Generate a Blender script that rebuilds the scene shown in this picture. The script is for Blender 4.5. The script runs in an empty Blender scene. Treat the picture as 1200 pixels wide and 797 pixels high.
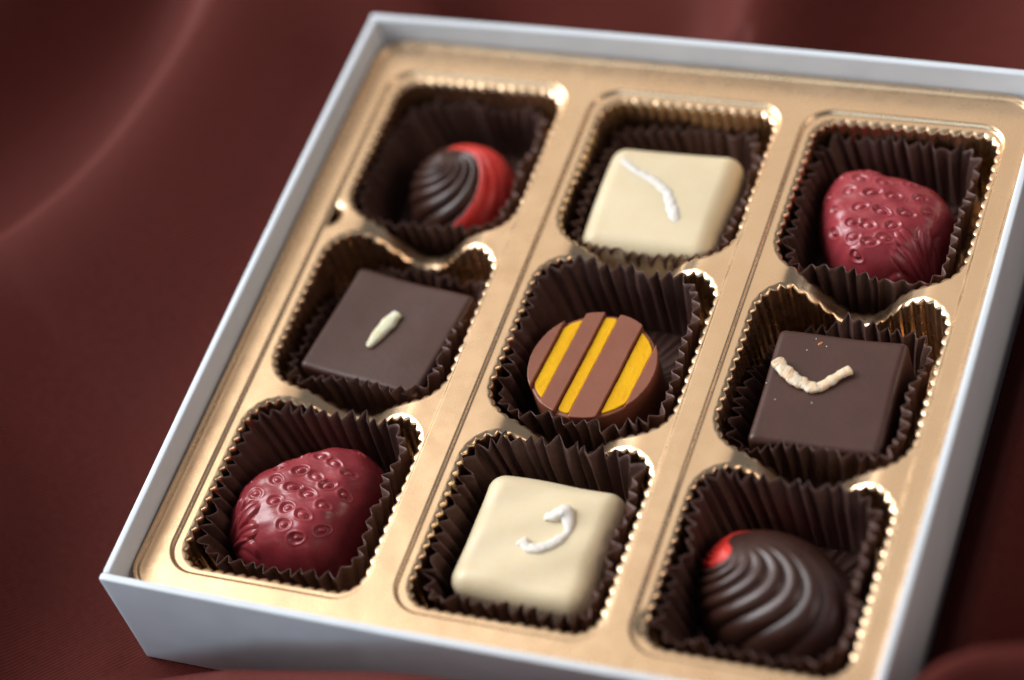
import bpy, math, random
import numpy as np
from mathutils import Matrix, Vector
from mathutils.geometry import delaunay_2d_cdt

# ------------------------------------------------------------------ basics
# everything is laid out in millimetres (z = 0 is the cloth under the box) and written out in metres
MM = 0.001
PI = math.pi
rng = np.random.default_rng(7)
C = bpy.context.scene.collection
sc = bpy.context.scene
RIM = 23.5


def sstep(a, b, x):
    t = np.clip((np.asarray(x, float) - a) / (b - a), 0, 1)
    return t * t * (3 - 2 * t)


def noise1(n, k, seed):
    """periodic smooth noise, n samples, k harmonics"""
    r = np.random.default_rng(seed)
    t = np.linspace(0, 2 * PI, n, endpoint=False)
    out = np.zeros(n)
    for i in range(1, k + 1):
        out += r.normal() / math.sqrt(i) * np.cos(i * t + r.uniform(0, 2 * PI))
    return out / math.sqrt(k)


def tag(o, label=None, cat=None, group=None, kind=None):
    if label: o['label'] = label
    if cat: o['category'] = cat
    if group: o['group'] = group
    if kind: o['kind'] = kind
    return o


def thing(name, label, cat, loc, group=None, rz=0.0):
    o = bpy.data.objects.new(name, None)
    C.objects.link(o)
    o.empty_display_size = 0.01
    o.location = Vector(loc) * MM
    o.rotation_euler = (0, 0, rz)
    return tag(o, label, cat, group)


def obj(name, verts, faces, mat, parent=None, loc=(0, 0, 0), smooth=True, sharp=None):
    """link ONE mesh object; verts in mm in the parent's (or loc's) own frame"""
    me = bpy.data.meshes.new(name)
    v = np.asarray(verts, float) * MM
    me.from_pydata(v.tolist(), [], faces)
    me.validate()
    me.polygons.foreach_set('use_smooth', [smooth] * len(me.polygons))
    if sharp is not None:
        me.set_sharp_from_angle(angle=math.radians(sharp))
    me.materials.append(mat)
    me.update()
    o = bpy.data.objects.new(name, me)
    C.objects.link(o)
    if parent is not None:
        o.parent = parent
    else:
        o.location = Vector(loc) * MM
    return o


def loft(rings, closed=True, cap_end=False, cap_start=False, flip=False):
    n = len(rings[0])
    V = np.concatenate(rings)
    F = []
    m = n if closed else n - 1
    for k in range(len(rings) - 1):
        a = k * n
        b = a + n
        for i in range(m):
            j = (i + 1) % n
            f = (a + i, a + j, b + j, b + i)
            F.append(f[::-1] if flip else f)
    if cap_end:
        V = np.vstack([V, rings[-1].mean(0)])
        c = len(V) - 1
        a = (len(rings) - 1) * n
        for i in range(m):
            f = (a + i, a + (i + 1) % n, c)
            F.append(f[::-1] if flip else f)
    if cap_start:
        V = np.vstack([V, rings[0].mean(0)])
        c = len(V) - 1
        for i in range(m):
            f = (i, c, (i + 1) % n)
            F.append(f[::-1] if flip else f)
    return V, F


def rrect(x0, x1, y0, y1, radii, n):
    """rounded rectangle, counter-clockwise, n points evenly by length; radii = (near-left, near-right, far-right, far-left).
    Returns points, outward normals and arc length."""
    if not hasattr(radii, '__len__'): radii = (radii,) * 4
    cs = [(x0 + radii[0], y0 + radii[0], radii[0], PI), (x1 - radii[1], y0 + radii[1], radii[1], 1.5 * PI),
          (x1 - radii[2], y1 - radii[2], radii[2], 0.0), (x0 + radii[3], y1 - radii[3], radii[3], 0.5 * PI)]
    P, N = [], []
    for cx, cy, r, a0 in cs:
        for a in np.linspace(a0, a0 + PI / 2, 40):
            P.append((cx + r * math.cos(a), cy + r * math.sin(a)))
            N.append((math.cos(a), math.sin(a)))
    P.append(P[0]); N.append(N[0])
    P = np.array(P); N = np.array(N)
    d = np.r_[0, np.cumsum(np.linalg.norm(np.diff(P, axis=0), axis=1))]
    s = np.linspace(0, d[-1], n, endpoint=False)
    p = np.stack([np.interp(s, d, P[:, k]) for k in (0, 1)], 1)
    q = np.stack([np.interp(s, d, N[:, k]) for k in (0, 1)], 1)
    q /= np.linalg.norm(q, axis=1)[:, None]
    return p, q, s, d[-1]


# ------------------------------------------------------------------ materials
def new_mat(name):
    m = bpy.data.materials.new(name)
    m.use_nodes = True
    nt = m.node_tree
    b = nt.nodes['Principled BSDF']
    return m, nt, b


def node(nt, kind, **kw):
    n = nt.nodes.new(kind)
    for k, v in kw.items():
        if k in n.inputs: n.inputs[k].default_value = v
        else: setattr(n, k, v)
    return n


def coords(nt, scale=1.0):
    t = nt.nodes.new('ShaderNodeTexCoord')
    m = nt.nodes.new('ShaderNodeMapping')
    m.inputs['Scale'].default_value = (scale,) * 3
    nt.links.new(t.outputs['Object'], m.inputs['Vector'])
    return m.outputs['Vector']


def noise(nt, vec, scale, detail=3.0, rough=0.5):
    n = nt.nodes.new('ShaderNodeTexNoise')
    n.inputs['Scale'].default_value = scale
    n.inputs['Detail'].default_value = detail
    n.inputs['Roughness'].default_value = rough
    nt.links.new(vec, n.inputs['Vector'])
    return n.outputs['Fac']


def ramp(nt, fac, p0, c0, p1, c1):
    r = nt.nodes.new('ShaderNodeValToRGB')
    e = r.color_ramp.elements
    e[0].position = p0; e[0].color = (*c0, 1) if len(c0) == 3 else c0
    e[1].position = p1; e[1].color = (*c1, 1) if len(c1) == 3 else c1
    nt.links.new(fac, r.inputs['Fac'])
    return r.outputs['Color']


def bump(nt, b, height, strength, dist_mm, prev=None):
    n = nt.nodes.new('ShaderNodeBump')
    n.inputs['Strength'].default_value = strength
    n.inputs['Distance'].default_value = dist_mm * MM
    nt.links.new(height, n.inputs['Height'])
    if prev is not None: nt.links.new(prev, n.inputs['Normal'])
    nt.links.new(n.outputs['Normal'], b.inputs['Normal'])
    return n.outputs['Normal']


def choc_mat(name, c0, c1, r0, r1, spec=0.5, sss=0.0, sss_r=(1, .5, .25), sss_mm=1.0, bump_mm=0.04, coat=0.0, spots=None):
    m, nt, b = new_mat(name)
    v = coords(nt, 1000.0)           # millimetres
    n1 = noise(nt, v, 0.22, 4, 0.55)
    nt.links.new(ramp(nt, n1, 0.3, c0, 0.7, c1), b.inputs['Base Color'])
    n2 = noise(nt, v, 0.5, 5, 0.6)
    nt.links.new(ramp(nt, n2, 0.3, (r0,) * 3, 0.7, (r1,) * 3), b.inputs['Roughness'])
    n3 = noise(nt, v, 1.3, 4, 0.55)
    p = bump(nt, b, n3, 0.6, bump_mm)
    n4 = noise(nt, v, 6.0, 2, 0.5)
    bump(nt, b, n4, 0.25, bump_mm * 0.5, p)
    vo = nt.nodes.new('ShaderNodeTexVoronoi')
    vo.inputs['Scale'].default_value = 0.26
    nt.links.new(v, vo.inputs['Vector'])
    pit = ramp(nt, vo.outputs['Distance'], 0.02, (0, 0, 0), 0.06, (1, 1, 1))
    bump(nt, b, pit, 0.5, 0.12, b.inputs['Normal'].links[0].from_socket)
    b.inputs['Specular IOR Level'].default_value = spec
    if coat:
        b.inputs['Coat Weight'].default_value = coat
        b.inputs['Coat Roughness'].default_value = 0.18
    if sss:
        b.inputs['Subsurface Weight'].default_value = sss
        b.inputs['Subsurface Radius'].default_value = sss_r
        b.inputs['Subsurface Scale'].default_value = sss_mm * MM
    return m


M = {}
M['dark'] = choc_mat('dark_chocolate', (0.066, 0.0255, 0.0185), (0.082, 0.032, 0.023), 0.34, 0.48, 0.5)
M['swirl'] = choc_mat('glossy_dark_chocolate', (0.042, 0.0145, 0.0095), (0.056, 0.020, 0.013), 0.31, 0.44, 0.5)
M['milk'] = choc_mat('milk_chocolate', (0.25, 0.078, 0.041), (0.285, 0.092, 0.050), 0.36, 0.46, 0.5, 0.25, (1, .45, .3), 0.8, 0.03)
M['white'] = choc_mat('white_chocolate', (0.80, 0.66, 0.43), (0.835, 0.70, 0.475), 0.36, 0.48, 0.45, 0.55, (1, .75, .4), 1.6, 0.05)
M['berry'] = choc_mat('ruby_strawberry_coating', (0.29, 0.032, 0.042), (0.37, 0.048, 0.058), 0.22, 0.34, 0.5, 0.15, (1, .2, .15), 0.8, 0.05)
M['red'] = choc_mat('red_cocoa_butter', (0.74, 0.045, 0.035), (0.82, 0.06, 0.045), 0.28, 0.38, 0.5, 0.2, (1, .2, .15), 0.8, 0.04)
nt = M['red'].node_tree
bs = nt.nodes['Principled BSDF']
src = bs.inputs['Base Color'].links[0].from_socket
mx = nt.nodes.new('ShaderNodeMix'); mx.data_type = 'RGBA'
nt.links.new(src, mx.inputs['A']); mx.inputs['B'].default_value = (0.30, 0.018, 0.014, 1)
nt.links.new(ramp(nt, noise(nt, coords(nt, 1000.0), 1.1, 6, 0.75), 0.50, (0, 0, 0), 0.74, (.8, .8, .8)), mx.inputs['Factor'])
nt.links.new(mx.outputs['Result'], bs.inputs['Base Color'])
M['yellow'] = choc_mat('yellow_filling', (0.84, 0.42, 0.002), (0.92, 0.50, 0.004), 0.5, 0.65, 0.2, 0.2, (1, .7, .1), 0.8, 0.12)
nt = M['yellow'].node_tree
bs = nt.nodes['Principled BSDF']
src = bs.inputs['Base Color'].links[0].from_socket
mx = nt.nodes.new('ShaderNodeMix'); mx.data_type = 'RGBA'
nt.links.new(src, mx.inputs['A']); mx.inputs['B'].default_value = (0.34, 0.12, 0.006, 1)
mpy = nt.nodes.new('ShaderNodeMapping'); mpy.inputs['Scale'].default_value = (1.6, .35, 1)
nt.links.new(coords(nt, 1000.0), mpy.inputs['Vector'])
nt.links.new(ramp(nt, noise(nt, mpy.outputs['Vector'], 0.8, 5, 0.7), 0.56, (0, 0, 0), 0.80, (.6, .6, .6)), mx.inputs['Factor'])
nt.links.new(mx.outputs['Result'], bs.inputs['Base Color'])


def peel_mat(name, c0, c1):
    m, nt, b = new_mat(name)
    v = coords(nt, 1000.0)
    nt.links.new(ramp(nt, noise(nt, v, 0.9, 3), 0.35, c0, 0.65, c1), b.inputs['Base Color'])
    b.inputs['Roughness'].default_value = 0.6
    b.inputs['Subsurface Weight'].default_value = 0.4
    b.inputs['Subsurface Radius'].default_value = (1, .7, .5)
    b.inputs['Subsurface Scale'].default_value = 0.7 * MM
    bump(nt, b, noise(nt, v, 3.0, 3), 0.8, 0.2)
    return m


M['peel_orange'] = peel_mat('sugared_peel', (0.86, 0.60, 0.36), (0.90, 0.78, 0.62))
M['peel_white'] = peel_mat('candied_white_peel', (0.86, 0.78, 0.68), (0.90, 0.85, 0.80))
M['grain'] = peel_mat('pale_grain', (0.78, 0.72, 0.46), (0.86, 0.83, 0.66))
M['fleck'] = peel_mat('orange_fleck', (0.5, 0.16, 0.05), (0.62, 0.26, 0.10))

# gold thermoformed sheet
m, nt, b = new_mat('gold_plastic_sheet')
v = coords(nt, 1000.0)
b.inputs['Metallic'].default_value = 1.0
nt.links.new(ramp(nt, noise(nt, v, 0.05, 3), 0.3, (0.85, 0.585, 0.36), 0.7, (0.89, 0.63, 0.395)), b.inputs['Base Color'])
nt.links.new(ramp(nt, noise(nt, v, 0.3, 4), 0.3, (0.23,) * 3, 0.7, (0.33,) * 3), b.inputs['Roughness'])
p = bump(nt, b, noise(nt, v, 0.09, 2, 0.4), 0.4, 0.5)
bump(nt, b, noise(nt, v, 7.0, 2), 0.22, 0.03, p)
M['gold'] = m

# pleated dark paper
m, nt, b = new_mat('brown_glassine_paper')
v = coords(nt, 1000.0)
nt.links.new(ramp(nt, noise(nt, v, 1.5, 4, 0.65), 0.3, (0.078, 0.037, 0.029), 0.7, (0.130, 0.064, 0.050)), b.inputs['Base Color'])
b.inputs['Roughness'].default_value = 0.5
b.inputs['Specular IOR Level'].default_value = 0.36
bump(nt, b, noise(nt, v, 5.0, 3), 0.4, 0.06)
M['paper'] = m

# white card
m, nt, b = new_mat('white_card')
v = coords(nt, 1000.0)
nt.links.new(ramp(nt, noise(nt, v, 0.15, 4), 0.3, (0.72, 0.76, 0.80), 0.7, (0.765, 0.80, 0.835)), b.inputs['Base Color'])
b.inputs['Roughness'].default_value = 0.5
b.inputs['Specular IOR Level'].default_value = 0.35
p = bump(nt, b, noise(nt, v, 0.06, 2), 0.5, 0.8)
bump(nt, b, noise(nt, v, 2.2, 3), 0.35, 0.06, p)
M['card'] = m

# brown-red twill cloth
m, nt, b = new_mat('brown_twill_cloth')
v = coords(nt, 1000.0)
mp = nt.nodes.new('ShaderNodeMapping'); mp.inputs['Rotation'].default_value = (0, 0, math.radians(42))
nt.links.new(v, mp.inputs['Vector'])
w = nt.nodes.new('ShaderNodeTexWave')
w.inputs['Scale'].default_value = 0.55; w.inputs['Distortion'].default_value = 0.6; w.inputs['Detail'].default_value = 2
nt.links.new(mp.outputs['Vector'], w.inputs['Vector'])
mp2 = nt.nodes.new('ShaderNodeMapping'); mp2.inputs['Rotation'].default_value = (0, 0, math.radians(-30))
nt.links.new(v, mp2.inputs['Vector'])
w2 = nt.nodes.new('ShaderNodeTexWave')
w2.inputs['Scale'].default_value = 0.8; w2.inputs['Distortion'].default_value = 0.5
nt.links.new(mp2.outputs['Vector'], w2.inputs['Vector'])
nt.links.new(ramp(nt, noise(nt, v, 0.9, 5, 0.7), 0.3, (0.080, 0.0142, 0.0104), 0.7, (0.108, 0.0195, 0.0142)), b.inputs['Base Color'])
b.inputs['Roughness'].default_value = 0.62
b.inputs['Specular IOR Level'].default_value = 0.10
b.inputs['Sheen Weight'].default_value = 0.04
b.inputs['Sheen Roughness'].default_value = 0.45
b.inputs['Sheen Tint'].default_value = (0.75, 0.42, 0.40, 1)
p = bump(nt, b, w.outputs['Fac'], 0.7, 0.14)
bump(nt, b, w2.outputs['Fac'], 0.18, 0.06, p)
M['cloth'] = m

# ------------------------------------------------------------------ cloth
def ridge_field(X, Y, pts, height, wl, wr):
    """soft fold along a polyline; wl / wr = half widths on its left / right side"""
    pts = np.asarray(pts, float)
    best = np.full(X.shape, 1e9); side = np.zeros(X.shape); amp = np.zeros(X.shape)
    n = len(pts)
    hs = np.broadcast_to(height, (n,)).astype(float)
    for i in range(n - 1):
        a, c = pts[i], pts[i + 1]
        d = c - a
        L = d @ d
        t = np.clip(((X - a[0]) * d[0] + (Y - a[1]) * d[1]) / L, 0, 1)
        dx = X - a[0] - t * d[0]; dy = Y - a[1] - t * d[1]
        D = np.hypot(dx, dy)
        m_ = D < best
        best = np.where(m_, D, best)
        side = np.where(m_, d[0] * dy - d[1] * dx, side)
        amp = np.where(m_, hs[i] * (1 - t) + hs[i + 1] * t, amp)
    wd = np.where(side > 0, wl, wr)
    return amp * np.exp(-(best / wd) ** 2)


def smooth_poly(pts, k=24):
    pts = np.asarray(pts, float)
    n = len(pts)
    d = np.r_[0, np.cumsum(np.linalg.norm(np.diff(pts, axis=0), axis=1))]
    out = []
    for s in np.linspace(0, d[-1], k):
        i = min(max(np.searchsorted(d, s) - 1, 0), n - 2)
        t = (s - d[i]) / (d[i + 1] - d[i])
        p0, p1, p2, p3 = pts[max(i - 1, 0)], pts[i], pts[i + 1], pts[min(i + 2, n - 1)]
        out.append(0.5 * ((2 * p1) + (p2 - p0) * t + (2 * p0 - 5 * p1 + 4 * p2 - p3) * t * t + (3 * p1 - p0 - 3 * p2 + p3) * t ** 3))
    return np.array(out)


def cloth_height(X, Y):
    Z = np.zeros(X.shape)
    # long fold left of the box: steep on its far side, easing down towards the box
    Z += ridge_field(X, Y, smooth_poly([(-128, -60), (-120, -8), (-111, 7), (-104, 21), (-100, 34), (-97, 54), (-98, 72), (-106, 110), (-130, 180)], 50), 20, 12, 30)
    Z += ridge_field(X, Y, smooth_poly([(-230, -60), (-190, 0), (-166, 36), (-150, 66), (-146, 110), (-160, 200)], 40), 22, 30, 16)
    Z += ridge_field(X, Y, smooth_poly([(-96, -100), (-103, -66), (-112, -40)]), 15, 10, 9)  # unseen fold added to throw shade on the near-left cloth corner
    Z += ridge_field(X, Y, smooth_poly([(-86, 200), (-80, 130), (-74, 92), (-60, 76)]), [12] * 18 + [7] * 6, 10, 14)
    Z += ridge_field(X, Y, smooth_poly([(-60, 175), (-20, 118), (20, 112), (60, 130)]), 10, 20, 16)
    Z += ridge_field(X, Y, smooth_poly([(120, 190), (70, 120), (84, 80), (130, 30)]), 12, 18, 22)
    Z += ridge_field(X, Y, smooth_poly([(-12, 210), (-2, 130), (4, 78)]), 15, 18, 9)  # fold added behind the box to shade the cloth right of it
    # cloth pushed up in front of the box and along its right side
    fr = smooth_poly([(-75, -80), (-60, -72), (-40, -70), (0, -71), (40, -74), (67, -66), (76, -58.5), (93, -53), (130, -40)], 40)
    hs = np.interp(fr[:, 0], [-75, -62, -52, -40, -8, 13, 40, 67, 80], [0, 2, 9, 16, 26, 31, 36, 38, 39])
    Z += ridge_field(X, Y, fr, hs, 8, 13)
    Z += ridge_field(X, Y, smooth_poly([(67, -46), (67, 0), (70, 40), (80, 90)]), [9] * 16 + [6] * 8, 6, 9)
    Z += 1.0 * np.sin(X / 37 + 1.3 * np.sin(Y / 61)) * np.cos(Y / 45 + .6) + 0.5 * np.sin(X / 13 + Y / 17 + np.sin(X / 31))
    # flat and pressed under the box
    e = np.maximum(np.abs(X), np.abs(Y)) - 62.0
    Z = Z * sstep(0.8, 7, e) - 0.15 - 0.25 * sstep(-2, -8, e)
    return Z


gx = np.r_[np.linspace(-700, -230, 48)[:-1], np.linspace(-230, 230, 420), np.linspace(230, 700, 48)[1:]]
gy = np.r_[np.linspace(-500, -180, 34)[:-1], np.linspace(-180, 260, 400), np.linspace(260, 1100, 70)[1:]]
X, Y = np.meshgrid(gx, gy)
Zc = cloth_height(X, Y)
nx, ny = len(gx), len(gy)
F = [(j * nx + i, j * nx + i + 1, (j + 1) * nx + i + 1, (j + 1) * nx + i) for j in range(ny - 1) for i in range(nx - 1)]
cl = obj('tablecloth', np.stack([X.ravel(), Y.ravel(), Zc.ravel()], 1), F, M['cloth'])
tag(cl, 'dark reddish brown cloth with soft folds spread under the box', 'cloth', kind='structure')

# ------------------------------------------------------------------ box
def slab(x0, x1, y0, y1, z0, z1, r=0.35, nseg=24, bow=None):
    """card wall with softly rounded edges, long axis cut into segments; bow(x, y) -> (dx, dy)"""
    lx, ly = x1 - x0, y1 - y0
    alongx = lx > ly
    L0, L1 = (x0, x1) if alongx else (y0, y1)
    W0, W1 = (y0, y1) if alongx else (x0, x1)
    prof = []
    for cx, cz, a0 in ((W1 - r, z1 - r, 0), (W0 + r, z1 - r, PI / 2), (W0 + r, z0 + r, PI), (W1 - r, z0 + r, 1.5 * PI)):
        for a in np.linspace(a0, a0 + PI / 2, 5):
            prof.append((cx + r * math.cos(a), cz + r * math.sin(a)))
    prof = np.array(prof)
    mid = prof.mean(0)
    rings = []
    ss = [(L0, 0.6), (L0 + 0.1, 0.85), (L0 + 0.3, 1.0)] + [(s, 1.0) for s in np.linspace(L0 + 1, L1 - 1, nseg)] + [(L1 - 0.3, 1.0), (L1 - 0.1, 0.85), (L1, 0.6)]
    for s, k in ss:
        q = mid + (prof - mid) - (1 - k) * 0.35 * np.sign(prof - mid)
        ring = np.zeros((len(q), 3))
        if alongx: ring[:, 0] = s; ring[:, 1] = q[:, 0]
        else: ring[:, 1] = s; ring[:, 0] = q[:, 0]
        ring[:, 2] = q[:, 1]
        if bow: ring[:, :2] += np.array([bow(p[0], p[1], p[2]) for p in ring])
        rings.append(ring)
    return loft(rings, cap_end=True, cap_start=True, flip=not alongx)


T = 1.35
box = thing('gift_box', 'open square white card box holding nine chocolates', 'box', (0, 0, 0))
bw = lambda x, y, z: (0, -0.55 * (1 - (x / 62) ** 2) * (0.3 + 0.7 * z / RIM))
obj('wall', *slab(-62, 62, -62, -62 + T, 0, RIM, bow=bw), M['card'], box)
bw = lambda x, y, z: (0, 0.5 * (1 - (x / 62) ** 2) * (0.3 + 0.7 * z / RIM))
obj('wall', *slab(-62, 62, 62 - T, 62, 0, RIM, bow=bw), M['card'], box)
bw = lambda x, y, z: (-0.5 * (1 - (y / 62) ** 2) * (0.3 + 0.7 * z / RIM), 0)
obj('wall', *slab(-62.0, -62 + T, -62 + T + .04, 62 - T - .04, 0.02, RIM - 0.12, bow=bw), M['card'], box)
bw = lambda x, y, z: (0.5 * (1 - (y / 62) ** 2) * (0.3 + 0.7 * z / RIM), 0)
obj('wall', *slab(62 - T, 62.0, -62 + T + .04, 62 - T - .04, 0.02, RIM - 0.12, bow=bw), M['card'], box)
obj('base', *slab(-62 + T + .05, 62 - T - .05, -62 + T + .05, 62 - T - .05, 0.05, 1.0, r=0.2), M['card'], box)

# ------------------------------------------------------------------ gold tray
FL, RAIL, PANEL = RIM - 4.6, RIM - 5.3, RIM - 5.95
COLX = (-38.05, 1.1, 39.45)
HX = 16.45
ROWS = ((18.95, 52.8), (-17.45, 17.45), (-54.2, -18.95))      # far, middle, near
NECKS = (18.2, -18.2)
SAD = 7.0


def saddle(x, y):
    """how far the thin wall between two pockets of a column dips"""
    x = np.asarray(x, float); y = np.asarray(y, float)
    s = np.zeros(np.broadcast(x, y).shape)
    for ci, cx in enumerate(COLX):
        u = x - cx
        for ni, ny_ in enumerate(NECKS):
            sh, dep, wd = ((0.0, 8.5, 7.0), (0.8, 5.8, 6.6), (-.4, 8.2, 7.0), (-.6, 7.4, 6.8), (-.9, 9.6, 7.2), (0.2, 8.0, 7.0))[ci * 2 + ni]
            q = np.abs(u - sh) / wd
            s = s + dep * np.exp(-np.abs(q) ** 2.4) * sstep(8.0, 3.5, np.abs(y - ny_)) * sstep(13.5, 9.5, np.abs(u))
    for dx, dy, dd in ((-55.2, 19.6, 1.9), (24.2, -49.8, 1.8)):    # small dents in the thin sheet
        s = s + dd * np.exp(-(((x - dx) / 1.1) ** 2 + ((y - dy) / 1.5) ** 2))
    return s


tray = thing('candy_tray', 'gold plastic tray with nine scalloped pockets inside the box', 'tray', (0, 0, 1.1))
tz = 1.1
TV, TF = [], []


def add(V, F):
    off = sum(len(a) for a in TV)
    TV.append(np.asarray(V, float))
    TF.extend([tuple(i + off for i in f) for f in F])


def ring3(p, q, d, z):
    return np.column_stack([p - q * d, np.full(len(p), z)])


HO = 60.35
po, qo, _, _ = rrect(-HO, HO, -HO, HO, 5.6, 400)
prof = [(0, FL - 4), (0, FL - .25), (.08, FL - .06), (.22, FL), (.6, FL), (.7, FL - .03), (.78, FL - .12), (.86, RAIL + .14), (.94, RAIL + .03), (1.06, RAIL), (1.6, RAIL)]
add(*loft([ring3(po, qo, d, z) for d, z in prof]))
inner = po - qo * 1.6


def cdt(loops, holes_pts=(), extra=()):
    """triangulate between loops[0] (outer) and the others (holes)"""
    vs, es = [], []
    for L in loops:
        o = len(vs)
        vs += [Vector((float(a), float(c_))) for a, c_ in L]
        es += [(o + i, o + (i + 1) % len(L)) for i in range(len(L))]
    vs += [Vector((float(a), float(c_))) for a, c_ in extra]
    r = delaunay_2d_cdt(vs, es, [], 0, 1e-6)
    V2 = np.array([(p.x, p.y) for p in r[0]])
    tris = [tuple(f) for f in r[2]]
    cen = np.array([V2[list(f)].mean(0) for f in tris])

    def inside(poly, pts):
        x, y = pts[:, 0], pts[:, 1]
        res = np.zeros(len(pts), bool)
        px, py = poly[:, 0], poly[:, 1]
        j = len(poly) - 1
        for i in range(len(poly)):
            c_ = (py[i] > y) != (py[j] > y)
            with np.errstate(divide='ignore', invalid='ignore'):
                xi = (px[j] - px[i]) * (y - py[i]) / (py[j] - py[i]) + px[i]
            res ^= c_ & (x < xi)
            j = i
        return res
    keep = inside(np.asarray(loops[0]), cen)
    for L in loops[1:]:
        keep &= ~inside(np.asarray(L), cen)
    out = []
    for k, f in enumerate(tris):
        if keep[k]:
            a, c_, d = V2[f[0]], V2[f[1]], V2[f[2]]
            area = (c_[0] - a[0]) * (d[1] - a[1]) - (c_[1] - a[1]) * (d[0] - a[0])
            if abs(area) > 1e-7:
                out.append(f if area > 0 else f[::-1])
    return V2, out, inside


cols = []
for cx in COLX:
    p, q, s, L = rrect(cx - 18.15, cx + 17.05, -55.5, 54.1, (5.6, 5.2, 5.0, 5.4), 300)
    cols.append((p, q))
V2, F2, _ = cdt([inner] + [p for p, q in cols])
add(np.column_stack([V2, np.full(len(V2), RAIL)]), F2)
NP = 792
pockets = []
for ci, cx in enumerate(COLX):
    p, q = cols[ci]
    pr = [(0, RAIL), (.12, RAIL), (.25, RAIL - .05), (.38, RAIL - .2), (.48, PANEL + .2), (.6, PANEL + .05), (.75, PANEL), (.85, PANEL)]
    add(*loft([ring3(p, q, d, z) for d, z in pr]))
    loops = [p - q * .85]
    for ri, (y0, y1) in enumerate(ROWS):
        rad = ((7.5, 7.5, 4.6, 4.8), (7.5, 7.5, 6.6, 7.0), (5.0, 4.8, 6.6, 7.0))[ri]
        pp, pq, ps, pl = rrect(cx - HX, cx + HX, y0, y1, rad, NP)
        pockets.append((ci, ri, pp, pq, ps, pl))
        loops.append(pp)
    extra = []
    for ny_ in NECKS:
        for yy in np.arange(ny_ - 8, ny_ + 8.01, .6):
            for xx in np.arange(cx - HX - 1, cx + HX + .6, .6):
                extra.append((xx + rng.uniform(-.1, .1), yy + rng.uniform(-.1, .1)))
    extra += [(a, b_) for a in np.arange(20.6, 27, .4) for b_ in np.arange(-53, -46, .4)] if ci == 2 else []
    V2, F2, _ = cdt(loops, extra=extra)
    add(np.column_stack([V2, PANEL - saddle(V2[:, 0], V2[:, 1])]), F2)
TVa = np.concatenate(TV)
TVa[:, 2] -= tz
obj('tray_top', TVa, TF, M['gold'], tray, sharp=60)

LAM = 2.0
for ci, ri, pp, pq, ps, pl in pockets:
    nrib = round(pl / LAM)
    ph = np.pi * ps / pl * nrib
    scal = np.abs(np.sin(ph)) ** 0.8
    sd = saddle(pp[:, 0], pp[:, 1])
    ztop = PANEL - sd
    floor = 2.3
    rings = []
    prof = [(0, 0, 0), (.06, 0.005, 0), (.2, .05, .25), (.32, .15, .5), (.41, .3, .75), (.47, .5, .95), (.5, .75, 1.0)]
    prof += [(.5 + .055 * d, .75 + d, 1.0) for d in (0.6, 1.2, 2.0, 3.0, 4.5, 6.0)]
    jit = 1 + 0.12 * np.random.default_rng(ci * 7 + ri).normal(size=nrib)[(np.floor(ps / pl * nrib).astype(int)) % nrib]
    for d, dz, a in prof:
        f = a * 0.58
        off = d + f * scal * jit
        xy = pp - pq * off[:, None]
        rings.append(np.column_stack([xy, ztop - dz]))
    base_off = .5 + .055 * 6
    zlast = rings[-1][:, 2]
    for k in np.linspace(0, 1, 7)[1:]:
        zz = zlast * (1 - k) + (floor + 1.0) * k
        off = base_off + 0.055 * (zlast - zz) + 0.58 * scal * jit * (1 - .3 * k)
        rings.append(np.column_stack([pp - pq * off[:, None], zz]))
    lastoff = off
    for d, z in ((.3, .45), (.8, .12), (1.6, 0.0)):
        rings.append(np.column_stack([pp - pq * (lastoff + d)[:, None] * 1.0, np.full(NP, floor + z)]))
    for r_ in rings: r_[:, 2] -= tz
    V, F = loft(rings, cap_end=True)
    obj('pocket', V, F, M['gold'], tray)

# ------------------------------------------------------------------ paper cups
CUPZ = 2.45


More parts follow.
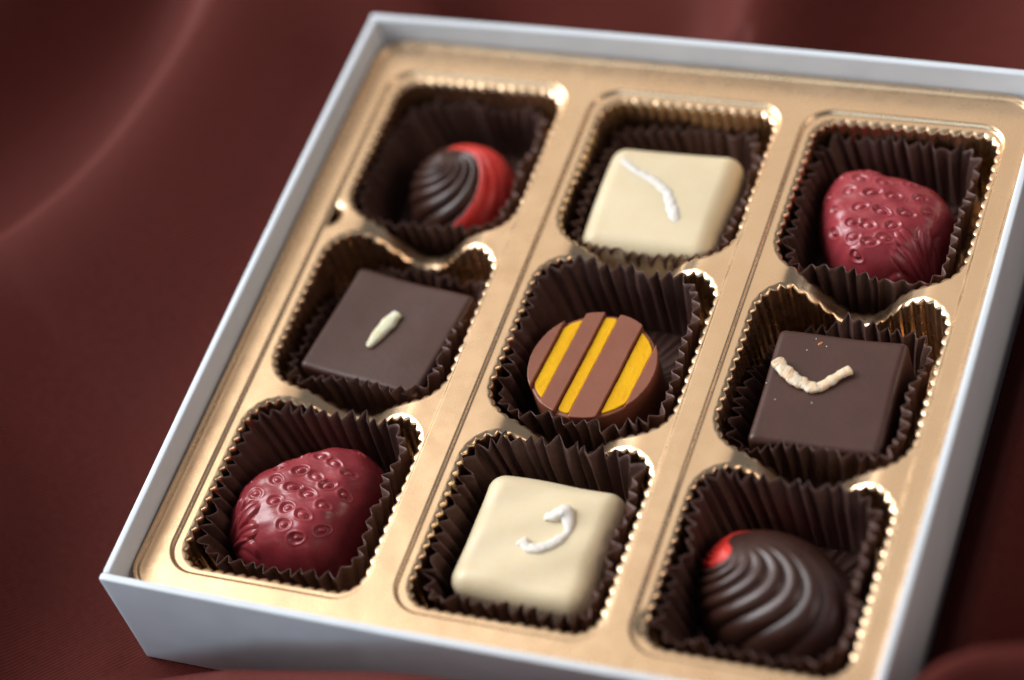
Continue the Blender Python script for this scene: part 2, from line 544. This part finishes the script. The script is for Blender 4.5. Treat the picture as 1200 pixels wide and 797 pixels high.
def paper_cup(cx, cy, hx, hy, rad, h, seed, label, flare=1.3, npl=46, hvar=0.7, amp=0.85, far=0.0, left=0.0):
    r = np.random.default_rng(seed)
    sub = 6
    n = npl * sub
    pt, qt, st, lt = rrect(-hx, hx, -hy, hy, rad, n)
    rb = min(rad + 1.0, hx - flare - 1)
    pb, qb, sb, lb = rrect(-hx + flare, hx - flare, -hy + flare, hy - flare, rb, n)
    u = np.arange(n) / sub
    jitter = np.interp(u, np.arange(npl + 1), np.r_[r.normal(0, .16, npl), 0], period=npl)
    w = (u + jitter) % 1.0
    tri = np.abs(2 * w - 1) * 2 - 1                      # -1..1 zigzag
    tri = np.sign(tri) * np.abs(tri) ** 0.85
    pa = 1 + 0.32 * r.normal(size=npl + 1); pa[-1] = pa[0]
    pam = np.interp(u, np.arange(npl + 1), pa)
    top = h + hvar * noise1(n, 5, seed + 50) * .8 + np.interp(u, np.arange(npl + 1), np.r_[r.normal(0, .34, npl), 0], period=npl) + 0.2 * tri
    top = top + far * sstep(-3, hy * .85, pt[:, 1]) + left * sstep(2, hx * .9, -pt[:, 0])
    lean = 0.5 * noise1(n, 4, seed + 90)
    tip = np.interp(u, np.arange(npl + 1), np.r_[r.normal(0, .45, npl), 0], period=npl)
    rings = []
    ks = [0, .02, .06, .12, .25, .4, .55, .7, .85, .94, 1.0]
    for k in ks:
        xy = pb * (1 - k) + pt * k
        nq = qb * (1 - k) + qt * k
        a = amp * (0.28 + 0.72 * k ** .8)
        if k <= .02: a *= 0.5
        off = a * tri * pam + lean * k ** 1.5 + (0.3 + tip) * sstep(.72, 1, k)
        xy = xy + nq * off[:, None]
        tw = 0.02 * math.sin(seed) * k
        xy = xy @ np.array([[math.cos(tw), math.sin(tw)], [-math.sin(tw), math.cos(tw)]])
        z = top * k if k > .02 else np.full(n, 0.0 if k == 0 else 0.15)
        rings.append(np.column_stack([xy, z]))
    inner = [np.column_stack([rings[0][:, :2] * s, a_ * (tri + 1)]) for s, a_ in ((.35, 0), (.55, .1), (.75, .28), (0.95, .4))]
    V, F = loft(inner + rings, cap_start=True)
    o = obj('paper_cup', V, F, M['paper'], loc=(cx, cy, CUPZ), sharp=38)
    md = o.modifiers.new('thickness', 'SOLIDIFY'); md.thickness = 0.09 * MM; md.offset = 0
    tag(o, label, 'paper cup', 'pleated paper cups in the tray pockets')
    return o


L = 'dark brown pleated paper cup '
X0, X1, X2 = COLX
paper_cup(X0 - .9, 35.9, 13.4, 14.6, 5.4, 13.2, 1, L + 'around the red-banded round swirl chocolate', far=-1.8)
paper_cup(X1 - .6, 35.7, 13.3, 14.4, 4.6, 12.6, 2, L + 'around the white chocolate square in the far row', far=-1.9)
paper_cup(X2 - 1.1, 36.0, 13.3, 14.6, 4.8, 13.6, 3, L + 'around the strawberry chocolate at the far right', far=-1.2)
paper_cup(X0 - .3, 0.2, 13.2, 14.0, 4.6, 14.8, 4, L + 'around the dark square topped with one short pale grain', far=-6.6, left=-2.6)
paper_cup(X1 - .8, 0.4, 13.7, 15.3, 5.6, 13.9, 5, L + 'around the yellow striped round chocolate', far=1.0)
paper_cup(X2 - .4, -0.2, 13.2, 13.9, 4.6, 14.2, 6, L + 'around the dark square topped with a curved peel', far=-5.6, left=-2.8)
paper_cup(X0 - 1.0, -35.5, 13.5, 14.9, 5.0, 14.0, 7, L + 'around the strawberry chocolate at the near left')
paper_cup(X1 - .7, -36.0, 13.8, 15.0, 4.6, 14.2, 8, L + 'around the white chocolate square in the near row')
paper_cup(X2 - .5, -36.2, 13.6, 14.9, 5.0, 14.4, 9, L + 'around the egg-shaped swirl chocolate with a red tip', far=.3)

# ------------------------------------------------------------------ chocolates
CZ = CUPZ + 0.2


def rounded_box(hx, hy, h, r, taper, n=44, seed=0, wob=0.12, dome=0.0, plan_r=None):
    """softly edged block, wider at its base, z from 0 to h"""
    t = np.linspace(-1, 1, n)
    g = np.sign(t) * (1 - (1 - np.abs(t)) ** 1.7)        # denser near the edges
    V, F, idx = [], [], {}

    def vid(p):
        k = tuple(np.round(p, 6))
        if k not in idx:
            idx[k] = len(V); V.append(p)
        return idx[k]
    for ax in range(3):
        for sg in (-1, 1):
            for i in range(n - 1):
                for j in range(n - 1):
                    q = []
                    for a, b_ in ((i, j), (i + 1, j), (i + 1, j + 1), (i, j + 1)):
                        p = [0, 0, 0]
                        p[ax] = sg; p[(ax + 1) % 3] = g[a]; p[(ax + 2) % 3] = g[b_]
                        q.append(vid(p))
                    F.append(tuple(q) if sg > 0 else tuple(q[::-1]))
    V = np.array(V, float)
    half = np.array([hx, hy, h / 2])
    P = V * half
    core = np.clip(P, -(half - r), half - r)
    d = P - core
    ln = np.linalg.norm(d, axis=1)
    s = np.where(ln > 1e-9, r / np.maximum(ln, 1e-9), 0)
    P = np.where((ln > 1e-9)[:, None], core + d * s[:, None], P)
    z01 = (P[:, 2] + h / 2) / h
    k = 1 + taper * (1 - z01)
    P[:, 0] *= k; P[:, 1] *= k
    P[:, 2] += h / 2
    rr = np.random.default_rng(seed)
    for _ in range(5):
        f = rr.normal(0, .22, 3); ph = rr.uniform(0, 6.28); dirn = rr.normal(0, 1, 3)
        P += (wob / 3 * np.sin(P @ f + ph) * z01)[:, None] * dirn
    P[:, 2] += dome * z01 * np.clip(1 - (P[:, 0] / hx) ** 2, 0, 1) * np.clip(1 - (P[:, 1] / hy) ** 2, 0, 1)
    return P, F


def tube(path, widths, heights, n=18, seed=0, rough=0.16, sub=90):
    """flattened rough strip along a path (x, y, z of its centre line)"""
    P = smooth_poly(path, sub)
    wd = np.interp(np.linspace(0, 1, sub), np.linspace(0, 1, len(widths)), widths)
    ht = np.interp(np.linspace(0, 1, sub), np.linspace(0, 1, len(heights)), heights)
    r = np.random.default_rng(seed)
    T_ = np.gradient(P, axis=0); T_ /= np.linalg.norm(T_, axis=1)[:, None]
    S = np.cross(T_, np.array([0, 0, 1.0])); S /= np.linalg.norm(S, axis=1)[:, None]
    U = np.cross(S, T_)
    ang = np.linspace(0, 2 * PI, n, endpoint=False)
    ii = np.arange(sub)[:, None] / sub * np.linalg.norm(np.diff(P, axis=0), axis=1).sum()
    nz = np.zeros((sub, n))
    for q in range(14):
        fr_, ka = r.uniform(.5, 4.0), r.integers(-2, 3)
        nz += r.normal() * np.sin(fr_ * ii + ka * ang[None] + r.uniform(0, 6.28)) / 2.6
    nz += r.normal(0, .55, (sub, n))
    rings = []
    for i in range(sub):
        e = min(1, math.sqrt(max(0.05, min(i, sub - 1 - i) / 2.5)))
        ca = np.sign(np.cos(ang)) * np.abs(np.cos(ang)) ** .75
        sa = np.sign(np.sin(ang)) * np.abs(np.sin(ang)) ** .75
        k = e * (1 + rough * nz[i])
        rings.append(P[i] + S[i] * (ca * k * wd[i] / 2)[:, None] + U[i] * (sa * k * ht[i] / 2)[:, None])
    return loft(rings, cap_end=True, cap_start=True)


def square_choc(name, label, x, y, rz, hx, hy, h, r, taper, mat, seed, group, wob=.2, dome=0.0):
    t = thing(name, label, 'chocolate', (x, y, CZ), group, rz)
    V, F = rounded_box(hx, hy, h, r, taper, seed=seed, wob=wob, dome=dome)
    obj('body', V, F, M[mat], t)
    return t


def local(t, pts, z):
    """world plan points (mm) into a thing's frame"""
    c_, s_ = math.cos(-t.rotation_euler.z), math.sin(-t.rotation_euler.z)
    out = []
    for i, (a, b_) in enumerate(pts):
        zz = z[i] if hasattr(z, '__len__') else z
        up = zz + CZ - 16.0                       # the points were measured on the plane z = 16
        dx, dy = a + .47 * up - t.location.x / MM, b_ - .71 * up - t.location.y / MM
        out.append((c_ * dx - s_ * dy, s_ * dx + c_ * dy, zz))
    return out


H = 12.9
GD = 'dark chocolate squares'
GW = 'white chocolate squares'
t = square_choc('dark_chocolate_square', 'dark chocolate square with one short pale grain on top', -37.1, -2.0, math.radians(-7.5), 11.3, 11.0, H, 0.8, 0.05, 'dark', 11, GD)
obj('pale_grain', *tube(local(t, [(-38.9, -6.2), (-38.3, -4.2), (-37.4, -1.6), (-36.2, 1.5)], H + .35), [0.8, 1.9, 2.4, 2.3, 1.8], [.6, 1.1, 1.3, 1.3, .9], seed=1, rough=.08), M['grain'], t)

t = square_choc('dark_chocolate_square', 'dark chocolate square with a long curved strip of sugared peel', 39.2, -2.0, math.radians(1), 10.5, 11.0, H, 1.1, 0.045, 'dark', 12, GD)
obj('peel_strip', *tube(local(t, [(29.6, 2.2), (31.6, 0.3), (33.9, -1.2), (36.3, -2.1), (37.8, -2.0), (39.0, -0.8), (40.2, 0.7), (41.9, 2.3)], [H + 1.0, H + .8, H + .6, H + .45, H + .4, H + .5, H + .7, H + .8]),
                        [2.1, 2.0, 2.2, 2.1, 1.8, 1.5, 1.55, 1.6], [1.2, 1.1, 1.0, .9, .9, .9, .9, .9], seed=2, rough=.08, sub=120), M['peel_orange'], t)
for k_, (a, b_) in enumerate(((34.9, 7.2), (36.9, 6.0), (34.0, 4.8), (29.3, -2.6), (31.5, -5.5), (37.4, -5.2))):
    obj('crumb', *tube(local(t, [(a, b_), (a + .22, b_ + .1)], H + .03), [.22, .16], [.16, .16], seed=70 + k_, sub=6), M['peel_white'], t)
obj('orange_fleck', *tube(local(t, [(35.6, 6.1), (36.2, 6.8)], H + .05), [.5, .4], [.3, .3], seed=3, sub=8), M['fleck'], t)

t = square_choc('white_chocolate_square', 'white chocolate square in the near row topped with a hooked curl of white peel', 1.3, -36.9, math.radians(-1.5), 11.5, 11.2, H + .2, 3.1, 0.05, 'white', 13, GW, .25, .25)
obj('peel_strip', *tube(local(t, [(1.9, -33.4), (3.2, -33.1), (4.6, -31.9), (5.7, -33.2), (6.4, -35.4), (5.3, -37.3), (3.9, -38.6), (2.3, -39.4), (0.9, -39.2), (-.5, -38.2)], [H + .5, H + .7, H + .9, H + .55, H + .3, H + .45, H + .5, H + .5, H + .45, H + .5]),
                        [1.4, 1.7, 2.5, 1.9, .9, 1.6, 1.7, 1.6, 1.6, 2.0], [1.0, 1.2, 1.5, 1.0, .7, 1.0, 1.1, 1.0, 1.0, 1.1], seed=4, rough=.08, sub=110), M['peel_white'], t)

t = square_choc('white_chocolate_square', 'white chocolate square in the far row with a long bent peel strip', 0.9, 32.8, math.radians(1), 11.8, 11.6, H + .2, 3.0, 0.05, 'white', 14, GW, .25, .25)
obj('peel_strip', *tube(local(t, [(-8.3, 39.9), (-6.7, 38.9), (-5.1, 37.7), (-2.5, 36.6), (-0.3, 35.4), (2.0, 33.4), (3.4, 31.0), (5.0, 28.4), (5.9, 26.4)], [H + .42, H + .42, H + .45, H + .45, H + .48, H + .4, H + .45, H + .5, H - .1]),
                        [1.2, 1.3, 1.3, 1.5, 1.7, 1.9, 1.9, 1.9, 1.2], [.8, .8, .8, .8, .9, 1.0, 1.0, 1.0, .6], seed=5, rough=.06, sub=80), M['peel_white'], t)


# striped disc
def disc(R, z0, z1, r, n=160, wob=0.0):
    a = np.linspace(0, 2 * PI, n, endpoint=False)
    rings = []
    prof_ = [(R - .4, z0), (R, z0 + .4)] + [(R * (1 - .012 * k) , z0 + .4 + (z1 - r - z0 - .4) * k) for k in (.33, .66, 1)]
    R1 = prof_[-1][0]
    prof_ += [(R1 - r + r * math.cos(t_), z1 - r + r * math.sin(t_)) for t_ in np.linspace(0.3, PI / 2, 5)]
    prof_ += [(R1 * .6, z1), (R1 * .2, z1)]
    for rr, z in prof_:
        k = 1 + wob * np.sin(3 * a + 1) / R
        rings.append(np.column_stack([rr * k * np.cos(a), rr * k * np.sin(a), np.full(n, z)]))
    return loft(rings, cap_end=True, cap_start=True)


def chord_slab(R, u0, u1, z0, z1, r=0.18, n=60, rnd=0.0, seed=0):
    """strip of a disc between two chords u0..u1 (u across, v along), ends following the disc"""
    rg = np.random.default_rng(seed)
    us = np.linspace(max(u0, -R + .02), min(u1, R - .02), n)
    vm = np.sqrt(np.maximum(R * R - us * us, 1e-4))
    if rnd:
        e = np.minimum(us - u0, u1 - us)
        vm = vm - rnd * (1 - np.sqrt(np.clip(e / rnd, 0, 1)))
    top = [(u, v_) for u, v_ in zip(us, vm)]
    bot = [(u, -v_) for u, v_ in zip(us[::-1], vm[::-1])]
    poly = np.array(bot + top)                      # ccw? fixed below
    # dense resample with rounded corners
    P = np.vstack([poly, poly[:1]])
    d = np.r_[0, np.cumsum(np.linalg.norm(np.diff(P, axis=0), axis=1))]
    s = np.linspace(0, d[-1], 240, endpoint=False)
    p = np.stack([np.interp(s, d, P[:, k]) for k in (0, 1)], 1)
    if seed:
        p += 0.09 * np.stack([noise1(240, 24, seed), noise1(240, 24, seed + 1)], 1)
    for _ in range(3): p = (np.roll(p, 1, 0) + 2 * p + np.roll(p, -1, 0)) / 4
    t_ = np.roll(p, -1, 0) - np.roll(p, 1, 0); t_ /= np.linalg.norm(t_, axis=1)[:, None]
    area = np.sum(p[:, 0] * np.roll(p[:, 1], -1) - np.roll(p[:, 0], -1) * p[:, 1])
    if area < 0:
        p = p[::-1]; t_ = -t_[::-1]
    nq = np.stack([t_[:, 1], -t_[:, 0]], 1)
    rings = [np.column_stack([p, np.full(240, z0)])]
    for a in np.linspace(0, PI / 2, 5):
        rings.append(np.column_stack([p - nq * (r - r * math.cos(a)), np.full(240, z1 - r + r * math.sin(a))]))
    V2, F2, _ = cdt([rings[-1][:, :2]])
    V, F = loft(rings)
    o = len(V)
    return np.vstack([V, np.column_stack([V2, np.full(len(V2), z1)])]), F + [tuple(i + o for i in f) for f in F2]


t = thing('striped_chocolate', 'round milk chocolate with bright yellow stripes between raised bars', 'chocolate', (0.0, -3.1, CZ), rz=math.radians(-6.5))
R = 10.75
HB = H - .75
obj('body', *disc(R, 0, HB, .35, wob=.05), M['milk'], t, sharp=50)
for k, (u0, u1) in enumerate(((-6.35, -3.35 - .0), ) * 0 or ((-R, -8.15), (-5.25, -2.2), (0.35, 4.95), (8.6, R))):
    V, F = chord_slab(R + .02 if k in (0, 3) else R + .06, u0, u1, HB - .6, H, seed=31 + k * 3)
    obj('bar', V, F, M['milk'], t, sharp=45)
for k, (u0, u1) in enumerate(((-8.0, -5.4), (-2.05, .2), (5.1, 8.45))):
    V, F = chord_slab(R - .75, u0, u1, HB - .2, HB + .28, r=.2, rnd=.25, seed=51 + k * 3)
    obj('yellow_stripe', V, F, M['yellow'], t, sharp=50)


# moulded domes
def shade_norm(Pg):
    """unit normals of a (rings, n, 3) grid closed in its second index"""
    du = np.gradient(Pg, axis=0)
    dv = (np.roll(Pg, -1, 1) - np.roll(Pg, 1, 1)) / 2
    N = np.cross(du, dv)
    l = np.linalg.norm(N, axis=2, keepdims=True)
    N = N / np.maximum(l, 1e-12)
    N[0] = (0, 0, 1)
    return N


def grid_faces(nr, n):
    F = []
    for k in range(nr - 1):
        a = k * n; b_ = a + n
        for i in range(n):
            j = (i + 1) % n
            F.append((a + i, b_ + i, b_ + j, a + j))
    return F


def strawberry(label, cx, cy, outline, leaf, seeds, seed, H=14.3):
    """outline = plan of the piece (mm, world), leaf = (x, y, direction) where the moulded leaves meet, seeds = plan points"""
    ang = 0.0
    nr, n = 150, 560
    th = np.linspace(0, 2 * PI, n, endpoint=False)
    ol = (np.asarray(outline, float) - (cx, cy)) * 1.03
    ol = smooth_poly(np.vstack([ol[-1:], ol, ol[:2]]), 400)
    oa = np.arctan2(ol[:, 1], ol[:, 0]); orr = np.hypot(ol[:, 0], ol[:, 1])
    o_ = np.argsort(oa)
    rad = np.interp(th, np.r_[oa[o_], oa[o_] + 2 * PI], np.r_[orr[o_], orr[o_]])
    rad = np.interp(th, np.r_[oa[o_] - 2 * PI, oa[o_], oa[o_] + 2 * PI], np.tile(orr[o_], 3))
    for _ in range(12): rad = (np.roll(rad, 1) + 2 * rad + np.roll(rad, -1)) / 4
    t = np.linspace(0.004, 1, nr)
    g = np.sin(t * PI / 2) ** (2 / 4.6)
    zz = np.cos(t * PI / 2) ** (2 / 2.15)
    g = np.linspace(0, 1, nr) if False else g
    # even the spacing of the rings along the profile
    dl = np.r_[0, np.cumsum(np.hypot(np.diff(g) * 12, np.diff(zz) * H))]
    tt = np.interp(np.linspace(0.0, dl[-1], nr), dl, t)
    g = np.sin(tt * PI / 2) ** (2 / 4.6)
    zz = np.cos(tt * PI / 2) ** (2 / 2.15)
    Pg = np.zeros((nr, n, 3))
    g = np.minimum(g * (g > g[0] + 1e-9), 1)
    fill = np.linspace(0.01, g[1], 40)[:-1]                # close the flat middle
    g = np.r_[fill, g[1:]]
    zz = np.r_[np.full(len(fill), zz[1]) + (fill[-1] - fill) * .01, zz[1:]]
    nr = len(g)
    Pg = np.zeros((nr, n, 3))
    k_ = 1 + .035 * (1 - zz)
    Pg[:, :, 0] = (g * k_)[:, None] * (rad * np.cos(th))[None]
    Pg[:, :, 1] = (g * k_)[:, None] * (rad * np.sin(th))[None]
    Pg[:, :, 2] = zz[:, None] * H
    d_leaf = np.hypot(Pg[:, :, 0] - (leaf[0] - cx), Pg[:, :, 1] - (leaf[1] - cy))
    Pg[:, :, 2] *= 1 - 0.10 * np.exp(-(d_leaf / 6.5) ** 2)
    N = shade_norm(Pg)
    ca, sa = math.cos(-ang), math.sin(-ang)
    D = np.zeros((nr, n))
    xs, ys = Pg[:, :, 0], Pg[:, :, 1]
    up = Pg[:, :, 2] + CZ - 16.0                           # seeds were measured along the view onto the plane z = 16
    vx, vy = ca * .47 + sa * .71, sa * .47 - ca * .71
    Qx, Qy = xs - vx * up, ys - vy * up
    view = np.array([ca * .3605 + sa * .5388, sa * .3605 - ca * .5388, .7614])
    facing = N @ view
    rg = np.random.default_rng(seed)
    for (x, y) in seeds:
        sx, sy = ca * (x - cx) - sa * (y - cy), sa * (x - cx) + ca * (y - cy)
        d2 = (Qx - sx) ** 2 + (Qy - sy) ** 2 + np.where(facing < .15, 1e3, 0)
        k0 = np.unravel_index(np.argmin(d2), d2.shape)
        if d2[k0] > 1.0: continue
        P0, n0 = Pg[k0], N[k0]
        t1 = np.array([1.0, 0, 0]) - n0 * n0[0]; t1 /= np.linalg.norm(t1)
        t2 = np.cross(n0, t1)
        dP = Pg - P0
        al = rg.uniform(-.35, .35)
        a_, b_ = rg.uniform(.9, 1.25), rg.uniform(.6, .8)
        p1, p2 = dP @ t1, dP @ t2
        u_ = math.cos(al) * p1 + math.sin(al) * p2
        w_ = -math.sin(al) * p1 + math.cos(al) * p2
        w_ = w_ * (1 + 0.13 * np.clip(u_, -1.2, 1.2))
        rho = np.hypot(u_ / a_, w_ / b_) + np.abs(dP @ n0) * .4
        st = rg.uniform(.5, 1.05)
        D += st * (-0.36 * np.exp(-((rho - .85) / .36) ** 2) + 0.16 * np.exp(-(rho / .5) ** 2) + 0.12 * np.exp(-((rho - 1.45) / .28) ** 2))
    # leaves moulded round the pointed end
    dx, dy = xs - (leaf[0] - cx), ys - (leaf[1] - cy)
    rho = np.hypot(dx, dy); ph = (np.arctan2(dy, dx) - leaf[2] + PI) % (2 * PI) - PI
    for k in range(5):
        pk = (k - 2) * 0.52 + rg.uniform(-.06, .06)
        Ln = (8.5, 7.8, 8.6, 7.6, 8.2)[k] * .92
        q_ = np.clip(rho / Ln, 0, 1)
        hw = 0.36 * np.sqrt(np.clip(1 - q_, 0, 1)) + .02
        dd = (ph - pk) / hw
        m_ = sstep(1.25, .75, np.abs(dd)) * sstep(1.0, .85, q_) * sstep(0.05, .3, q_)
        D += m_ * (0.34 - 0.26 * np.exp(-(dd / .22) ** 2)) - 0.22 * np.exp(-((np.abs(dd) - 1.15) / .22) ** 2) * sstep(1.0, .8, q_) * sstep(.1, .3, q_)
    fade = sstep(0.0, 0.35, Pg[:, :, 2] / H)
    low = 0.16 * np.sin(xs * .5 + seed) * np.cos(ys * .45 + 1.7 * seed) + 0.07 * np.sin(xs * 1.3 + ys * .9 + seed) + .05 * np.sin(ys * 2.1 - xs * .8)
    Pg = Pg + N * ((D + low) * fade)[:, :, None]
    top = Pg[0].mean(0)
    V = np.vstack([Pg.reshape(-1, 3), top])
    F = grid_faces(nr, n) + [(len(V) - 1, i, (i + 1) % n) for i in range(n)]
    o = obj('strawberry_chocolate', V, F, M['berry'], loc=(cx, cy, CZ))
    o.rotation_euler = (0, 0, ang)
    tag(o, label, 'chocolate', 'strawberry shaped chocolates')
    return o


G_SEEDS = [(-49.1, -35.6), (-44.3, -34.4), (-44.7, -32.1), (-42.2, -28.9), (-38.5, -28.6), (-35.8, -29.6), (-41.0, -31.8), (-37.9, -32.5), (-41.0, -35.2), (-38.0, -36.0), (-35.4, -33.7), (-46.9, -37.6), (-43.2, -38.2), (-40.5, -39.1), (-34.5, -37.8), (-37.2, -40.1), (-39.9, -42.4), (-36.8, -44.6), (-32.6, -31.2), (-31.8, -35.4), (-32.4, -27.0), (-33.0, -42.5)]
C_SEEDS = [(29.3, 36.5), (30.1, 41.6), (33.6, 41.4), (35.1, 43.8), (37.7, 41.0), (32.3, 38.6), (36.3, 38.6), (42.2, 41.1), (39.9, 38.2), (44.4, 38.5), (31.3, 34.1), (35.1, 35.3), (38.8, 34.8), (42.9, 35.0), (46.5, 35.7), (34.6, 31.8), (37.2, 31.8), (41.3, 32.2), (32.6, 29.2), (35.5, 28.7), (38.6, 28.1), (40.9, 29.3), (37.3, 24.9)]
G_OUT = [(-52.7, -38), (-51.5, -33.2), (-47.7, -30), (-44.2, -27.3), (-40.5, -24.9), (-37, -23.8), (-33.5, -23.8), (-30.8, -25.3), (-29, -28), (-28.9, -33), (-29.6, -38), (-30.8, -43), (-33.5, -46.4), (-37.5, -47.4), (-43, -47.4), (-48, -46.7), (-51.2, -43)]
C_OUT = [(26.8, 38.5), (27.3, 43), (29.3, 45.3), (32.3, 46.2), (36, 46.0), (40.3, 45.1), (45, 43.9), (48, 42.2), (49.8, 39.5), (50, 36.5), (49.3, 32), (47.6, 28), (44, 25), (40, 23.8), (35.6, 24.2), (32.4, 26.8), (29.8, 30.5), (27.8, 34.5)]
strawberry('dark red strawberry shaped chocolate at the near left, moulded leaves on its left end', -39.9, -35.9, G_OUT, (-51.0, -44.8, math.radians(42)), G_SEEDS, 3)
strawberry('dull red strawberry shaped chocolate in the far right pocket, leaves towards the right', 38.5, 35.6, C_OUT, (48.6, 26.4, math.radians(140)), C_SEEDS, 5)


def swirl(name, label, cx, cy, ang, la, lb, H, pole, twist, red, ridges, psm, seed, sink=0.0, phase=0.0, soft=(1.5, .9)):
    """egg-plan dome with ridges spiralling out of an off-centre pole. Local frame: +x along the egg, pole near -x.
    red = (from, to) angle range of the painted sector, psm = angle the smooth side faces, both in the local frame"""
    nr, n = 200, 720
    ph = np.linspace(0, 2 * PI, n, endpoint=False)
    px, py = pole

    def egg_r(x, y):                                     # 0 centre .. 1 outline
        w_ = lb * (1 - 0.10 * x / la)
        return np.hypot(x / la, y / w_)
    lo, hi = np.zeros(n), np.full(n, 3 * la)             # boundary along each ray from the pole
    for _ in range(40):
        mid = (lo + hi) / 2
        ins = egg_r(px + mid * np.cos(ph), py + mid * np.sin(ph)) < 1
        lo = np.where(ins, mid, lo); hi = np.where(ins, hi, mid)
    t = np.linspace(0.003, 1, nr)
    rho = np.sin(t * PI / 2) ** 0.95
    x = px + rho[:, None] * (lo * np.cos(ph))[None]
    y = py + rho[:, None] * (lo * np.sin(ph))[None]
    g = np.clip(egg_r(x, y), 0, 1)
    z = H * (1 - g ** 2.5) ** (1 / 2.2)
    Pg = np.stack([x, y, z], 2)
    N = shade_norm(Pg)
    psi = ph[None] + twist * rho[:, None]                # constant along a ridge
    k = (psi * ridges / (2 * PI) + phase) % 1.0
    saw = np.abs(np.sin(PI * k)) ** .7 - .6
    dphi = np.abs((ph[None] - psm + PI) % (2 * PI) - PI)
    smooth = 1 - sstep(soft[0], soft[1], dphi) * sstep(1.0, .75, rho[:, None]) * .9
    a_ = 0.85 * sstep(0.10, 0.42, rho)[:, None] * (1 - .45 * sstep(.75, 1, rho))[:, None] * smooth
    Pg = Pg + N * (saw * a_)[:, :, None]
    root = thing(name, label, 'chocolate', (cx, cy, CZ - sink), 'swirled chocolates', ang)
    V = np.vstack([Pg.reshape(-1, 3), Pg[0].mean(0)])
    F = grid_faces(nr, n)
    w0, w1 = red[0], red[1]
    pc = (psi[:-1] + psi[1:]) / 2
    edge = 0.05 * noise1(nr - 1, 30, seed)[:, None] + 0.02 * rng.normal(size=(nr - 1, 1))
    inner = red[2] + 0.03 * noise1(n, 24, seed + 3)[None]
    isred = (((pc - w0 - edge) % (2 * PI)) < (w1 - w0)) & (rho[:-1, None] > inner)
    isred = isred.ravel()
    Fr = [f for f, q_ in zip(F, isred) if q_]
    Fb = [f for f, q_ in zip(F, isred) if not q_] + [(len(V) - 1, i, (i + 1) % n) for i in range(n)]

    def sub(Fs):
        used = sorted({i for f in Fs for i in f})
        mp_ = {i: k_ for k_, i in enumerate(used)}
        return V[used], [tuple(mp_[i] for i in f) for f in Fs]
    obj('body', *sub(Fb), M['swirl'], root)
    obj('red_patch', *sub(Fr), M['red'], root)
    return root


rad_ = math.radians
swirl('swirl_chocolate', 'round dark swirl chocolate with a broad bright red band down its right side', -37.0, 33.3, rad_(-62), 11.2, 10.4, 15.0, (-3.4, -.3), 2.7, (rad_(50 + 12 + 62), rad_(146 + 12 + 62), .17), 15, rad_(110 + 62), 1)
swirl('swirl_chocolate', 'egg-shaped dark swirl chocolate with a small bright red tip at its left end', 40.3, -37.1, rad_(-23), 15.4, 10.6, 15.4, (-9.0, 0.4), 2.4, (rad_(182), rad_(322), .02), 18, rad_(62), 2, soft=(1.15, .6))

# ------------------------------------------------------------------ light
w_ = bpy.data.worlds.new('World')
sc.world = w_
w_.use_nodes = True
bg = w_.node_tree.nodes['Background']
bg.inputs['Color'].default_value = (0.80, 0.88, 1.0, 1)
bg.inputs['Strength'].default_value = 0.165


def area(name, direction, dist, sx, sy, watts, color, spread=180):
    l = bpy.data.lights.new(name, 'AREA')
    l.shape = 'RECTANGLE'
    l.size = sx; l.size_y = sy
    l.energy = watts
    l.color = color
    l.spread = math.radians(spread)
    o = bpy.data.objects.new(name, l)
    C.objects.link(o)
    d = Vector(direction).normalized()
    o.location = d * dist
    o.rotation_euler = d.to_track_quat('Z', 'Y').to_euler()
    return o


area('window_light', (-.86, .06, .47), 1.4, .8, 1.3, 34.0, (0.94, 0.97, 1.0))
area('front_fill', (-.36, -.90, .24), 1.6, 1.3, .5, 3.8, (0.66, 0.84, 1.0))  # added blue fill that brightens the card faces turned to the near side
area('ceiling_light', (-.40, .52, .76), 1.6, 1.5, 1.2, 3.3, (1.0, 0.88, 0.74))
area('high_fill_panel', (-.60, .28, .75), 1.6, .7, .7, 1.6, (1.0, 0.97, 0.92))  # added cream panel, reflected by the near-left tray rails to lighten them
area('warm_fill', (.85, -.10, .55), 1.5, .6, .5, 3.4, (1.0, 0.80, 0.64))  # added warm fill for the right wall and sparkle on the gold

# ------------------------------------------------------------------ camera
cam = bpy.data.cameras.new('camera')
co = bpy.data.objects.new('camera', cam)
C.objects.link(co)
sc.camera = co
CR = np.array([[0.9244028, 0.3153177, -0.2146024], [0.1244419, -0.7811859, -0.6117702], [-0.3605463, 0.5388166, -0.7613692]])
CP = np.array([136.8742, -227.4168, 312.6182 + RIM])
mw = Matrix.Identity(4)
for r_ in range(3):
    mw[r_][0] = CR[0][r_]; mw[r_][1] = -CR[1][r_]; mw[r_][2] = -CR[2][r_]; mw[r_][3] = CP[r_] * MM
co.matrix_world = mw
cam.sensor_width = 36.0
cam.lens = 2993.94 / 1200 * 36
cam.clip_start = 0.01
cam.clip_end = 20
cam.dof.use_dof = True
cam.dof.focus_distance = 0.410
cam.dof.aperture_fstop = 6.4

sc.view_settings.view_transform = 'Standard'
sc.view_settings.look = 'None'
sc.view_settings.exposure = 0.15
sc.view_settings.gamma = 1.0
sc.view_settings.use_curve_mapping = False
